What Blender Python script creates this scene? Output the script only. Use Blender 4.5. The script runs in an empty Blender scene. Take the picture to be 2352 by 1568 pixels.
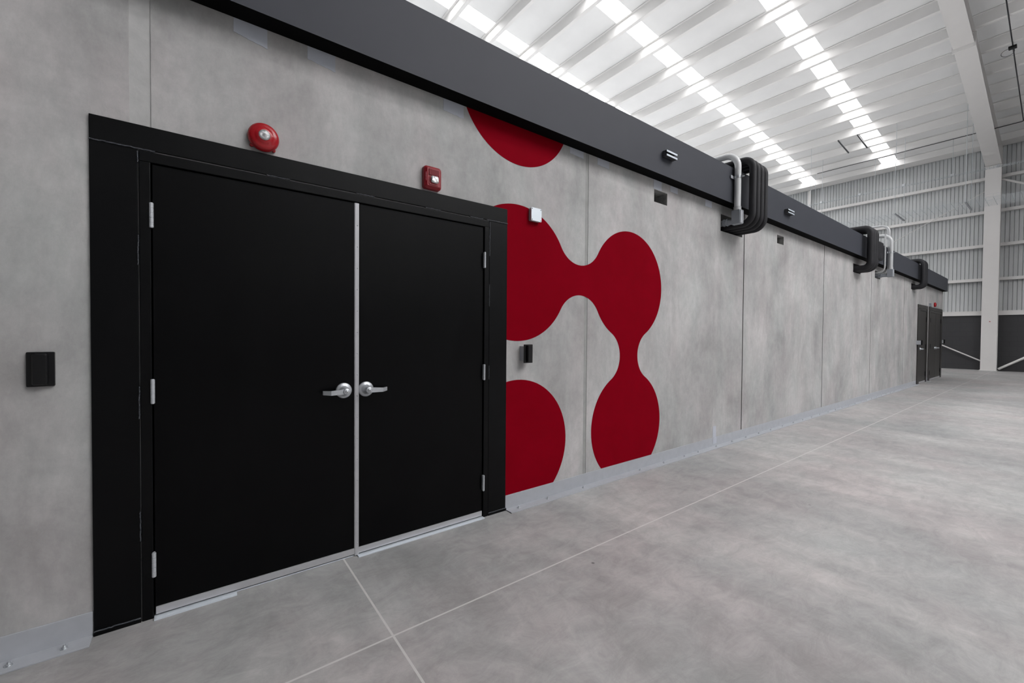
import bpy, bmesh, math, random
from mathutils import Vector, Matrix
random.seed(7)
C = bpy.context.scene
COL = C.collection
PI = math.pi

# ------------------------------------------------------------------ camera
cam_d = bpy.data.cameras.new('camera')
cam_d.sensor_width = 36.0
cam_d.lens = 960.41 / 2352 * 36.0
cam_d.clip_start = 0.02
cam_d.clip_end = 300
cam = bpy.data.objects.new('camera', cam_d)
COL.objects.link(cam)
R_ = Vector((0.79849817, -0.60195195, 0.00738381))
U_ = Vector((0.00462836, 0.01840382, 0.99981992))
F_ = Vector((0.60197944, 0.79832021, -0.01748147))
cam.matrix_world = Matrix(((R_.x, U_.x, -F_.x, 0.0), (R_.y, U_.y, -F_.y, -2.587),
                           (R_.z, U_.z, -F_.z, 1.355), (0, 0, 0, 1)))
C.camera = cam

# ------------------------------------------------------------------ world + exposure
w = bpy.data.worlds.new('world')
C.world = w
w.use_nodes = True
bg = w.node_tree.nodes['Background']
bg.inputs[0].default_value = (0.93, 0.97, 1.0, 1)
bg.inputs[1].default_value = 0.6
AISLE_GLOW = 9.6        # strength of the added aisle strips, out of view
SKY_FAR = 4.1  # daylight of the strips in view, shared by the hidden wide one
vs = C.view_settings
vs.view_transform = 'Standard'
vs.look = 'None'
vs.gamma = 1.0
vs.use_curve_mapping = False
vs.exposure = 1.0

# ------------------------------------------------------------------ materials
def _mat(name):
    m = bpy.data.materials.new(name)
    m.use_nodes = True
    nt = m.node_tree
    return m, nt, nt.nodes['Principled BSDF']

def N(nt, kind, **kw):
    n = nt.nodes.new(kind)
    for k, v in kw.items():
        setattr(n, k, v)
    return n

def plain(name, col, rough=0.5, metal=0.0, spec=0.5, var=0.0, scale=8.0, bump=0.0):
    m, nt, b = _mat(name)
    b.inputs['Roughness'].default_value = rough
    b.inputs['Metallic'].default_value = metal
    b.inputs['Specular IOR Level'].default_value = spec
    tc = N(nt, 'ShaderNodeTexCoord')
    nz = N(nt, 'ShaderNodeTexNoise')
    nz.inputs['Scale'].default_value = scale
    nz.inputs['Detail'].default_value = 6
    nt.links.new(tc.outputs['Object'], nz.inputs['Vector'])
    mx = N(nt, 'ShaderNodeMix', data_type='RGBA')
    mx.inputs[6].default_value = (*[c * (1 - var) for c in col], 1)
    mx.inputs[7].default_value = (*[min(1, c * (1 + var)) for c in col], 1)
    nt.links.new(nz.outputs['Fac'], mx.inputs[0])
    nt.links.new(mx.outputs[2], b.inputs['Base Color'])
    if bump:
        bp = N(nt, 'ShaderNodeBump')
        bp.inputs['Strength'].default_value = bump
        bp.inputs['Distance'].default_value = 0.01
        nt.links.new(nz.outputs['Fac'], bp.inputs['Height'])
        nt.links.new(bp.outputs[0], b.inputs['Normal'])
    return m

def noise(nt, tc, sc, detail=6, rough=0.6, mapscale=(1, 1, 1), loc=(0, 0, 0), dist=0.0):
    mp = N(nt, 'ShaderNodeMapping')
    mp.inputs['Scale'].default_value = mapscale
    mp.inputs['Location'].default_value = loc
    nt.links.new(tc.outputs['Object'], mp.inputs['Vector'])
    nz = N(nt, 'ShaderNodeTexNoise')
    nz.inputs['Scale'].default_value = sc
    nz.inputs['Detail'].default_value = detail
    nz.inputs['Roughness'].default_value = rough
    nz.inputs['Distortion'].default_value = dist
    nt.links.new(mp.outputs[0], nz.inputs['Vector'])
    return nz

def ramp(nt, src, stops):
    r = N(nt, 'ShaderNodeValToRGB')
    els = r.color_ramp.elements
    while len(els) < len(stops):
        els.new(0.5)
    for e, (p, c) in zip(els, stops):
        e.position = p
        e.color = (*c, 1) if len(c) == 3 else c
    nt.links.new(src, r.inputs[0])
    return r

def mixc(nt, fac, a, b, blend='MIX'):
    mx = N(nt, 'ShaderNodeMix', data_type='RGBA', blend_type=blend)
    if isinstance(fac, (int, float)):
        mx.inputs[0].default_value = fac
    else:
        nt.links.new(fac, mx.inputs[0])
    for i, s in ((6, a), (7, b)):
        if isinstance(s, tuple):
            mx.inputs[i].default_value = (*s, 1)
        else:
            nt.links.new(s, mx.inputs[i])
    return mx.outputs[2]

def concrete_wall(name, base, warm):
    m, nt, b = _mat(name)
    tc = N(nt, 'ShaderNodeTexCoord')
    big = noise(nt, tc, 1.1, 9, 0.66, (1, 1, 0.8), dist=0.4)
    streak = noise(nt, tc, 2.2, 9, 0.68, (1.0, 1.0, 0.30), (3, 0, 1), dist=0.4)
    fine = noise(nt, tc, 15, 12, 0.78, (1, 1, 0.6))
    tint = noise(nt, tc, 2.0, 6, 0.6, (1, 1, 0.45), (9, 0, 4))
    r1 = ramp(nt, big.outputs['Fac'], [(0.34, (0.78, 0.78, 0.78)), (0.62, (1.12, 1.12, 1.12))])
    r2 = ramp(nt, streak.outputs['Fac'], [(0.34, (0.84, 0.845, 0.84)), (0.62, (1.07, 1.07, 1.075))])
    r3 = ramp(nt, fine.outputs['Fac'], [(0.30, (0.84, 0.84, 0.84)), (0.68, (1.07, 1.07, 1.07))])
    col = ramp(nt, tint.outputs['Fac'], [(0.36, base), (0.66, warm)])
    c = mixc(nt, 1.0, col.outputs[0], r1.outputs[0], 'MULTIPLY')
    c = mixc(nt, 1.0, c, r2.outputs[0], 'MULTIPLY')
    c = mixc(nt, 1.0, c, r3.outputs[0], 'MULTIPLY')
    # pin holes
    vo = N(nt, 'ShaderNodeTexVoronoi')
    vo.inputs['Scale'].default_value = 3.1
    nt.links.new(tc.outputs['Object'], vo.inputs['Vector'])
    ph = ramp(nt, vo.outputs['Distance'], [(0.010, (0.35, 0.35, 0.35)), (0.022, (1, 1, 1))])
    c = mixc(nt, 1.0, c, ph.outputs[0], 'MULTIPLY')
    nt.links.new(c, b.inputs['Base Color'])
    b.inputs['Roughness'].default_value = 0.72
    b.inputs['Specular IOR Level'].default_value = 0.3
    bp = N(nt, 'ShaderNodeBump')
    bp.inputs['Strength'].default_value = 0.12
    bp.inputs['Distance'].default_value = 0.01
    nt.links.new(fine.outputs['Fac'], bp.inputs['Height'])
    nt.links.new(bp.outputs[0], b.inputs['Normal'])
    return m

def concrete_floor(name):
    m, nt, b = _mat(name)
    tc = N(nt, 'ShaderNodeTexCoord')
    # trowel swirls run across the slab, so stretch along Y a little
    big = noise(nt, tc, 0.55, 8, 0.6, (1.0, 0.75, 1), dist=0.5)
    mid = noise(nt, tc, 2.4, 9, 0.7, (1.0, 0.45, 1), (2, 5, 0), dist=0.8)
    fine = noise(nt, tc, 9, 13, 0.80, (0.55, 1.0, 1), dist=0.6)
    tint = noise(nt, tc, 0.8, 6, 0.6, (1, 0.9, 1), (11, 3, 0))
    col = ramp(nt, tint.outputs['Fac'], [(0.36, (0.388, 0.393, 0.388)), (0.50, (0.402, 0.394, 0.389)), (0.64, (0.418, 0.392, 0.389))])
    r1 = ramp(nt, big.outputs['Fac'], [(0.34, (0.80, 0.805, 0.81)), (0.64, (1.11, 1.105, 1.10))])
    r2 = ramp(nt, mid.outputs['Fac'], [(0.34, (0.82, 0.825, 0.83)), (0.62, (1.08, 1.08, 1.08))])
    r3 = ramp(nt, fine.outputs['Fac'], [(0.32, (0.76, 0.76, 0.76)), (0.66, (1.09, 1.09, 1.09))])
    c = mixc(nt, 1.0, col.outputs[0], r1.outputs[0], 'MULTIPLY')
    c = mixc(nt, 1.0, c, r2.outputs[0], 'MULTIPLY')
    c = mixc(nt, 1.0, c, r3.outputs[0], 'MULTIPLY')
    vo = N(nt, 'ShaderNodeTexVoronoi')
    vo.inputs['Scale'].default_value = 2.3
    nt.links.new(tc.outputs['Object'], vo.inputs['Vector'])
    sp = ramp(nt, vo.outputs['Distance'], [(0.012, (0.4, 0.4, 0.4)), (0.03, (1, 1, 1))])
    c = mixc(nt, 1.0, c, sp.outputs[0], 'MULTIPLY')
    nt.links.new(c, b.inputs['Base Color'])
    rr = ramp(nt, mid.outputs['Fac'], [(0.3, (0.42, 0.42, 0.42)), (0.7, (0.56, 0.56, 0.56))])
    nt.links.new(rr.outputs[0], b.inputs['Roughness'])
    b.inputs['Specular IOR Level'].default_value = 0.18
    bp = N(nt, 'ShaderNodeBump')
    bp.inputs['Strength'].default_value = 0.06
    bp.inputs['Distance'].default_value = 0.01
    nt.links.new(fine.outputs['Fac'], bp.inputs['Height'])
    nt.links.new(bp.outputs[0], b.inputs['Normal'])
    return m

def black_paint(name, col, rough, spec=0.5, scuff=0.02):
    m, nt, b = _mat(name)
    tc = N(nt, 'ShaderNodeTexCoord')
    n1 = noise(nt, tc, 2.5, 9, 0.75, (1, 1, 0.6))
    n2 = noise(nt, tc, 60, 6, 0.7)
    r = ramp(nt, n1.outputs['Fac'], [(0.5, col), (0.85, tuple(c + scuff for c in col))])
    nt.links.new(r.outputs[0], b.inputs['Base Color'])
    rr = ramp(nt, n1.outputs['Fac'], [(0.3, (rough,) * 3), (0.7, (rough + 0.1,) * 3)])
    nt.links.new(rr.outputs[0], b.inputs['Roughness'])
    b.inputs['Specular IOR Level'].default_value = spec
    bp = N(nt, 'ShaderNodeBump')
    bp.inputs['Strength'].default_value = 0.05
    bp.inputs['Distance'].default_value = 0.002
    nt.links.new(n2.outputs['Fac'], bp.inputs['Height'])
    nt.links.new(bp.outputs[0], b.inputs['Normal'])
    return m

def red_paint(name):
    m, nt, b = _mat(name)
    tc = N(nt, 'ShaderNodeTexCoord')
    n1 = noise(nt, tc, 3.0, 6, 0.6)
    n2 = noise(nt, tc, 40, 8, 0.75)
    c = ramp(nt, n1.outputs['Fac'], [(0.3, (0.190, 0.0005, 0.0062)), (0.7, (0.218, 0.0006, 0.0080))])
    sp = ramp(nt, n2.outputs['Fac'], [(0.70, (0, 0, 0)), (0.78, (1, 1, 1))])
    c2 = mixc(nt, sp.outputs[0], c.outputs[0], (0.30, 0.02, 0.02))
    nt.links.new(c2, b.inputs['Base Color'])
    b.inputs['Roughness'].default_value = 0.7
    b.inputs['Specular IOR Level'].default_value = 0.02
    return m

def emit(name, col, s):
    m, nt, b = _mat(name)
    b.inputs['Base Color'].default_value = (0.8, 0.8, 0.8, 1)
    b.inputs['Emission Color'].default_value = (*col, 1)
    b.inputs['Emission Strength'].default_value = s
    return m

def glass(name):
    m, nt, b = _mat(name)
    b.inputs['Base Color'].default_value = (0.95, 0.96, 0.98, 1)
    b.inputs['Roughness'].default_value = 0.05
    b.inputs['Transmission Weight'].default_value = 0.85
    b.inputs['IOR'].default_value = 1.45
    return m

def block_mat(name, col):
    m, nt, b = _mat(name)
    tc = N(nt, 'ShaderNodeTexCoord')
    sx = N(nt, 'ShaderNodeSeparateXYZ')
    cx = N(nt, 'ShaderNodeCombineXYZ')
    nt.links.new(tc.outputs['Object'], sx.inputs[0])
    nt.links.new(sx.outputs['Y'], cx.inputs['X'])
    nt.links.new(sx.outputs['Z'], cx.inputs['Y'])
    br = N(nt, 'ShaderNodeTexBrick')
    br.inputs['Color1'].default_value = (*col, 1)
    br.inputs['Color2'].default_value = (*[c * 0.93 for c in col], 1)
    br.inputs['Mortar'].default_value = (*[c * 0.72 for c in col], 1)
    br.inputs['Scale'].default_value = 1.0
    br.inputs['Brick Width'].default_value = 0.40
    br.inputs['Row Height'].default_value = 0.20
    br.inputs['Mortar Size'].default_value = 0.006
    nt.links.new(cx.outputs[0], br.inputs['Vector'])
    nt.links.new(br.outputs['Color'], b.inputs['Base Color'])
    b.inputs['Roughness'].default_value = 0.6
    return m

M = {}
M['wall'] = concrete_wall('precast_concrete', (0.405, 0.412, 0.405), (0.440, 0.420, 0.418))
M['joint'] = plain('dark_joint_and_pocket_shade', (0.20, 0.20, 0.195), 0.9, var=0.25, scale=14)  # joint filler, and pocket backs with their shade in the colour
M['pocket'] = plain('rough_shaded_pocket', (0.27, 0.27, 0.265), 0.9, var=0.6, scale=30, bump=0.8)  # pocket sides, darker than the wall to carry the recess shade
M['stain'] = plain('stained_joint_concrete', (0.30, 0.305, 0.295), 0.85, var=0.3, scale=9, bump=0.3)
M['mortar'] = plain('pale_joint_mortar', (0.44, 0.44, 0.435), 0.85, var=0.12, scale=18, bump=0.3)
M['floor'] = concrete_floor('polished_concrete')
M['sealant'] = plain('pale_floor_sealant', (0.56, 0.55, 0.535), 0.6, var=0.1, scale=20)
M['door'] = black_paint('black_door_paint', (0.0010, 0.0010, 0.0013), 0.30, 0.12, 0.0015)
M['surround'] = black_paint('black_steel_paint', (0.0014, 0.0015, 0.0019), 0.30, 0.16, 0.002)
M['weld'] = plain('painted_weld', (0.045, 0.049, 0.058), 0.38, var=0.5, scale=90, bump=0.8)
M['gap'] = plain('dark_gap', (0.002, 0.002, 0.002), 0.9)
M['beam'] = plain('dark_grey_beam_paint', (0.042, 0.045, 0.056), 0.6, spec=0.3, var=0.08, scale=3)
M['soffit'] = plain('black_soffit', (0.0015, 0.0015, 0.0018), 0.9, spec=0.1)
M['red'] = red_paint('red_mural_paint')
M['galv'] = plain('galvanized_steel', (0.40, 0.415, 0.445), 0.6, metal=0.15, var=0.10, scale=16)
M['zinc'] = plain('bright_zinc', (0.62, 0.64, 0.66), 0.32, metal=0.85, var=0.08, scale=30)
M['alu'] = plain('brushed_aluminium', (0.46, 0.46, 0.48), 0.45, metal=0.35, var=0.05, scale=40)
M['satin'] = plain('satin_chrome', (0.50, 0.52, 0.55), 0.38, metal=0.55, var=0.04, scale=40)
M['hinge'] = plain('hinge_steel', (0.50, 0.52, 0.55), 0.42, metal=0.3, var=0.04, scale=40)
M['firered'] = plain('fire_red_plastic', (0.36, 0.008, 0.014), 0.22, spec=0.5)
M['strobered'] = plain('strobe_red_plastic', (0.25, 0.010, 0.018), 0.38, spec=0.4)
M['stroke'] = plain('pale_red_lettering', (0.62, 0.28, 0.30), 0.5)
M['lens'] = plain('silver_reflector', (0.72, 0.72, 0.75), 0.12, metal=0.9, var=0.5, scale=60, bump=1.0)
M['blackpl'] = plain('black_plastic', (0.0028, 0.0028, 0.0034), 0.38, spec=0.4)
M['rubber'] = plain('black_pipe_foam', (0.014, 0.014, 0.017), 0.62, spec=0.35, var=0.2, scale=25)
M['conduit'] = plain('grey_conduit', (0.46, 0.47, 0.48), 0.42, metal=0.10, var=0.06, scale=10)
M['palepipe'] = plain('pale_conduit', (0.62, 0.63, 0.64), 0.45, metal=0.05, var=0.05, scale=10)
M['fitting'] = plain('cast_fitting_grey', (0.28, 0.30, 0.33), 0.45, metal=0.3, var=0.06, scale=30)
M['boxlid'] = plain('metal_box_lid', (0.74, 0.80, 0.86), 0.35, metal=0.4, var=0.04, scale=20)
M['white'] = plain('white_steel_paint', (0.66, 0.645, 0.635), 0.5, spec=0.4, var=0.03, scale=3)
M['purlin'] = plain('white_purlin_paint', (0.70, 0.69, 0.68), 0.55, spec=0.3, var=0.04, scale=2)
M['membrane'] = plain('white_bounce_slab', (0.78, 0.78, 0.78), 0.7, var=0.04)  # unseen slab, made white so it bounces light up to the deck
M['deck'] = plain('white_insulation_facing', (0.70, 0.70, 0.70), 0.6, spec=0.3, var=0.06, scale=1.6, bump=0.15)
M['siding'] = plain('white_metal_siding', (0.50, 0.515, 0.52), 0.5, spec=0.4, var=0.05, scale=2)
M['block'] = block_mat('dark_grey_block', (0.034, 0.034, 0.037))
M['roof_n'] = emit('added_aisle_rooflight', (1.0, 0.99, 0.995), AISLE_GLOW)
M['roof_f'] = emit('daylight_rooflight', (1.0, 0.99, 0.995), SKY_FAR)
M['glass'] = glass('clear_lens')
M['bronze'] = plain('bronze_door_paint', (0.026, 0.024, 0.022), 0.5, var=0.1, scale=6)
M['patch'] = plain('blue_grey_mortar', (0.45, 0.475, 0.53), 0.7, var=0.08, scale=14)
M['darkpipe'] = plain('dark_pipe', (0.03, 0.03, 0.034), 0.5)
M['darkzinc'] = plain('dark_zinc', (0.05, 0.052, 0.057), 0.55, metal=0.2)
M['rod'] = plain('threaded_rod', (0.42, 0.45, 0.47), 0.5, metal=0.2)

# ------------------------------------------------------------------ mesh helpers
class MB:
    def __init__(self):
        self.v = []; self.f = []; self.mi = []; self.sm = []
    def add(self, vs, fs, mi=0, smooth=False):
        o = len(self.v)
        self.v += [tuple(p) for p in vs]
        for f in fs:
            self.f.append([i + o for i in f]); self.mi.append(mi); self.sm.append(smooth)
    def box(self, x0, x1, y0, y1, z0, z1, mi=0):
        vs = [(x, y, z) for x in (x0, x1) for y in (y0, y1) for z in (z0, z1)]
        fs = [(0, 1, 3, 2), (4, 6, 7, 5), (0, 4, 5, 1), (2, 3, 7, 6), (0, 2, 6, 4), (1, 5, 7, 3)]
        self.add(vs, fs, mi)
    def quad(self, a, b, c, d, mi=0):
        self.add([a, b, c, d], [(0, 1, 2, 3)], mi)
    def rbox(self, x0, x1, y0, y1, z0, z1, r=0.01, mi=0, n=4, cham=0.0):
        """rounded rectangle in XZ, pushed from y0 (back) to y1 (front, smaller y); cham = front chamfer"""
        def ring(ins, y):
            rr = max(r - ins, 0.0005); out = []
            for cx, cz, a0 in ((x1 - r, z1 - r, 0), (x0 + r, z1 - r, 90), (x0 + r, z0 + r, 180), (x1 - r, z0 + r, 270)):
                for k in range(n + 1):
                    a = math.radians(a0 + 90 * k / n)
                    out.append((cx + rr * math.cos(a), y, cz + rr * math.sin(a)))
            return out
        d = 1 if y1 > y0 else -1
        rings = [ring(0, y0), ring(0, y1 - d * cham)]
        if cham: rings.append(ring(cham, y1))
        m = len(rings[0]); vs = sum(rings, []); fs = []
        for k in range(len(rings) - 1):
            for i in range(m):
                j = (i + 1) % m
                fs.append((k * m + i, k * m + j, (k + 1) * m + j, (k + 1) * m + i))
        fs.append(tuple(range(m))); fs.append(tuple(range((len(rings) - 1) * m, len(rings) * m))[::-1])
        self.add(vs, fs, mi)
    def cyl(self, p0, p1, r0, r1=None, n=16, mi=0, caps=True):
        r1 = r0 if r1 is None else r1
        p0, p1 = Vector(p0), Vector(p1); d = (p1 - p0).normalized()
        a = d.orthogonal().normalized(); b = d.cross(a)
        vs = []
        for p, r in ((p0, r0), (p1, r1)):
            vs += [p + r * (math.cos(2 * PI * k / n) * a + math.sin(2 * PI * k / n) * b) for k in range(n)]
        self.add(vs, [(k, (k + 1) % n, n + (k + 1) % n, n + k) for k in range(n)], mi, True)
        if caps:
            self.add(vs[:n], [tuple(range(n))[::-1]], mi); self.add(vs[n:], [tuple(range(n))], mi)
    def tube(self, pts, r, bend=0.0, n=14, mi=0, seg=8):
        P = [Vector(p) for p in pts]; path = [P[0]]
        for i in range(1, len(P) - 1):
            a, b, c = P[i - 1], P[i], P[i + 1]
            d1 = (a - b); d2 = (c - b)
            L = min(bend, d1.length * 0.49, d2.length * 0.49)
            if L <= 1e-6:
                path.append(b); continue
            s, e = b + d1.normalized() * L, b + d2.normalized() * L
            # circular fillet approximated by a rational blend
            ang = d1.angle(d2); k = math.sin(ang / 2)
            for q in range(seg + 1):
                t = q / seg
                w0, w1, w2 = (1 - t) ** 2, 2 * t * (1 - t) * k, t * t
                path.append((s * w0 + b * w1 + e * w2) / (w0 + w1 + w2))
        path.append(P[-1])
        t0 = (path[1] - path[0]).normalized(); nrm = t0.orthogonal().normalized(); rings = []
        for i, p in enumerate(path):
            t = (path[min(i + 1, len(path) - 1)] - path[max(i - 1, 0)]).normalized()
            nrm = (nrm - t * nrm.dot(t)).normalized(); bi = t.cross(nrm)
            rings.append([p + r * (math.cos(2 * PI * k / n) * nrm + math.sin(2 * PI * k / n) * bi) for k in range(n)])
        vs = sum(rings, []); fs = []
        for i in range(len(rings) - 1):
            for k in range(n):
                j = (k + 1) % n
                fs.append((i * n + k, i * n + j, (i + 1) * n + j, (i + 1) * n + k))
        self.add(vs, fs, mi, True)
        self.add(rings[0], [tuple(range(n))[::-1]], mi); self.add(rings[-1], [tuple(range(n))], mi)
    def lathe(self, prof, c, n=40, mi=0, axis='y', smooth=True):
        """prof: (radius, offset toward the viewer along -y)"""
        vs = []
        for r, o in prof:
            for k in range(n):
                a = 2 * PI * k / n
                vs.append((c[0] + r * math.cos(a), c[1] - o, c[2] + r * math.sin(a)) if axis == 'y' else
                          (c[0] + r * math.cos(a), c[1] + r * math.sin(a), c[2] + o))
        fs = []
        for i in range(len(prof) - 1):
            for k in range(n):
                j = (k + 1) % n
                fs.append((i * n + k, i * n + j, (i + 1) * n + j, (i + 1) * n + k))
        fs.append(tuple(range(n))[::-1]); fs.append(tuple(range((len(prof) - 1) * n, len(prof) * n)))
        self.add(vs, fs, mi, smooth)
    def build(self, name, mats, parent=None, loc=None):
        me = bpy.data.meshes.new(name)
        me.from_pydata(self.v, [], self.f)
        mats = mats if isinstance(mats, (list, tuple)) else [mats]
        for m in mats: me.materials.append(M[m])
        for p, i, s in zip(me.polygons, self.mi, self.sm):
            p.material_index = i; p.use_smooth = s
        bm = bmesh.new(); bm.from_mesh(me)
        bmesh.ops.recalc_face_normals(bm, faces=bm.faces)
        bm.to_mesh(me); bm.free()
        o = bpy.data.objects.new(name, me)
        if parent is not None: o.parent = parent
        if loc is not None: o.location = loc
        COL.objects.link(o)
        return o

def tag(o, label, cat, group=None, kind=None):
    o['label'] = label; o['category'] = cat
    if group: o['group'] = group
    if kind: o['kind'] = kind
    return o

def thing(name, label, cat, loc=(0, 0, 0), group=None, kind=None):
    o = bpy.data.objects.new(name, None)
    o.empty_display_size = 0.1
    o.location = loc
    COL.objects.link(o)
    return tag(o, label, cat, group, kind)

def copy_tree(o, parent=None):
    c = o.copy(); COL.objects.link(c)
    if parent is not None: c.parent = parent
    for ch in list(o.children): copy_tree(ch, c)
    return c

def bevel(o, w=0.003, seg=2):
    md = o.modifiers.new('bevel', 'BEVEL'); md.width = w; md.segments = seg; md.limit_method = 'ANGLE'
    return o

# ------------------------------------------------------------------ dimensions
XE = 20.50                    # end of the concrete wall
XF = 26.30                    # block base of the far wall
def ZR(x): return 9.42 + 0.1 * (26.4 - x)     # underside of the roof deck
X0, Y0, Y1 = -14.0, -15.0, 15.0
PX = [24.3 - 1.38 * k for k in range(27)]      # purlins
STRIPS = [(2.24, 2.80), (5.44, 6.00), (8.60, 9.16), (11.6, 14.4), (-7.0, -6.0), (-9.2, -8.2), (-11.4, -10.4), (-13.6, -12.6)]  # first three are in view; the rest are added unseen for their light
XS_NEAR, XE_NEAR = 2.0, 15.0                 # added aisle strips start and end here, set for their light

# ------------------------------------------------------------------ floor
b = MB()
jx, jy, hw = 0.697, -0.795, 0.005
xs = [X0, jx - hw, jx + hw, 27.0]; ys = [Y0, jy - hw, jy + hw, Y1]
for i in range(3):
    for j in range(3):
        mid = 1 if (i == 1 or j == 1) else 0
        b.quad((xs[i], ys[j], 0), (xs[i + 1], ys[j], 0), (xs[i + 1], ys[j + 1], 0), (xs[i], ys[j + 1], 0), mid)
b.box(X0, 27.0, Y0, Y1, -0.2, -0.002, 0)
fl = b.build('floor', ['floor', 'sealant'])
tag(fl, 'polished grey concrete floor with thin sawn joints', 'floor', kind='structure')

# ------------------------------------------------------------------ concrete wall with pockets and joints
WT = 3.36
rec = [  # x0, x1, z0, z1, depth, back material, side material
    (-0.168, 1.683, -0.02, 2.138, 0.20, 3, 3),
    (16.80, 17.70, -0.02, 2.13, 0.20, 3, 3),
    (18.36, 20.14, -0.02, 2.13, 0.20, 3, 3),
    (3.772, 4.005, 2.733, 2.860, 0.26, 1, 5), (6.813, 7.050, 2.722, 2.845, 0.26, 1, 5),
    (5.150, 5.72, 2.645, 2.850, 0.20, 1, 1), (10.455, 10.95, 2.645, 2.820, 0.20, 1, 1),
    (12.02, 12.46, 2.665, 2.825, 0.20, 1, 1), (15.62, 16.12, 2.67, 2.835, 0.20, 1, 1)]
jn = [(-0.240, -0.165, 0.004, 2)] + [(x - 0.011, x + 0.011, 0.014, 1) for x in (5.78, 8.80, 11.765, 14.82, 17.75)] + [(2.752, 2.792, 0.003, 4)]
xb = sorted({-9.0, XE} | {v for r in rec for v in r[:2]} | {v for j in jn for v in j[:2]})
zb = sorted({0.0, WT} | {v for r in rec for v in r[2:4] if v > 0})
def cell(x, z):
    for r in rec:
        if r[0] < x < r[1] and r[2] < z < r[3]: return (r[4], r[5], r[6])
    for j in jn:
        if j[0] < x < j[1]: return (j[2], j[3], 0 if j[3] == 4 else j[3])
    return (0.0, 0, 0)
b = MB()
nx, nz = len(xb) - 1, len(zb) - 1
grid = [[cell((xb[i] + xb[i + 1]) / 2, (zb[k] + zb[k + 1]) / 2) for k in range(nz)] for i in range(nx)]
for i in range(nx):
    for k in range(nz):
        d, mb, ms = grid[i][k]
        x0, x1, z0, z1 = xb[i], xb[i + 1], zb[k], zb[k + 1]
        b.quad((x0, d, z0), (x1, d, z0), (x1, d, z1), (x0, d, z1), mb)
        if i + 1 < nx and abs(grid[i + 1][k][0] - d) > 1e-6:
            e = grid[i + 1][k]; ms2 = ms if d > e[0] else e[2]
            b.quad((x1, d, z0), (x1, e[0], z0), (x1, e[0], z1), (x1, d, z1), ms2)
        if k + 1 < nz and abs(grid[i][k + 1][0] - d) > 1e-6:
            e = grid[i][k + 1]; ms2 = ms if d > e[0] else e[2]
            b.quad((x0, d, z1), (x1, d, z1), (x1, e[0], z1), (x0, e[0], z1), ms2)
b.quad((XE, 0, 0), (XE, 0.3, 0), (XE, 0.3, WT), (XE, 0, WT))
b.quad((-9, 0.3, 0), (XE, 0.3, 0), (XE, 0.3, WT), (-9, 0.3, WT))
b.quad((-9, 0, WT), (XE, 0, WT), (XE, 0.3, WT), (-9, 0.3, WT))
b.quad((-9, 0, 0), (-9, 0.3, 0), (-9, 0.3, WT), (-9, 0, WT))
wl = b.build('wall_left', ["wall", "joint", "mortar", "gap", "stain", "pocket"])
for p in wl.data.polygons: pass
tag(wl, 'long grey precast concrete panel wall with vertical joints', 'wall', kind='structure')
# end wall and flat roof of the concrete building
b = MB(); b.box(XE - 0.25, XE, 0.3, 14.5, 0, WT); b.box(-9, -8.75, 0.3, 14.5, 0, WT)
tag(b.build('wall_end', 'wall'), 'far end wall of the concrete building', 'wall', kind='structure')
b = MB(); b.box(-9, XE, 0.3, 14.5, WT - 0.2, WT - 0.02)
tag(b.build('ceiling_slab', 'membrane'), 'unseen flat roof slab, made white to bounce light, on top of the precast building', 'roof slab', kind='structure')

# ------------------------------------------------------------------ roof deck and roof lights
b = MB()
ysp = [Y0]
for s in sorted(STRIPS): ysp += list(s)
ysp.append(Y1)
XR1, XR0 = 26.75, X0
XS1, XS0 = 25.70, 1.2          # roof lights reach from the eave to here
def deck(y0, y1, x0, x1):
    n = max(1, int(round((x1 - x0) / 1.38)))
    for k in range(n):
        a, c = x0 + (x1 - x0) * k / n, x0 + (x1 - x0) * (k + 1) / n
        b.quad((a, y0, ZR(a)), (c, y0, ZR(c)), (c, y1, ZR(c)), (a, y1, ZR(a)))
for i in range(0, len(ysp) - 1):
    y0, y1 = ysp[i], ysp[i + 1]
    if i % 2 == 0: deck(y0, y1, XR0, XR1)
    else:
        deck(y0, y1, XS1 if y0 > 0 else XE_NEAR, XR1); deck(y0, y1, XR0, XS0 if y0 > 0 else XS_NEAR)
for (y0, y1) in STRIPS:       # white reveals of the light wells
    xa = XS0 if y0 > 0 else XS_NEAR; xc = XS1 if y0 > 0 else XE_NEAR
    for yy in (y0, y1):
        b.quad((xa, yy, ZR(xa)), (xc, yy, ZR(xc)), (xc, yy, ZR(xc) + 0.128), (xa, yy, ZR(xa) + 0.128))
    for xx in (xa, xc):
        b.quad((xx, y0, ZR(xx)), (xx, y1, ZR(xx)), (xx, y1, ZR(xx) + 0.128), (xx, y0, ZR(xx) + 0.128))
b.quad((XR0, Y0, ZR(XR0) + 0.2), (XR1, Y0, ZR(XR1) + 0.2), (XR1, Y1, ZR(XR1) + 0.2), (XR0, Y1, ZR(XR0) + 0.2))
tag(b.build('ceiling', 'deck'), 'sloping white insulated metal roof deck', 'ceiling', kind='structure')
WELL = 0.13
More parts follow.
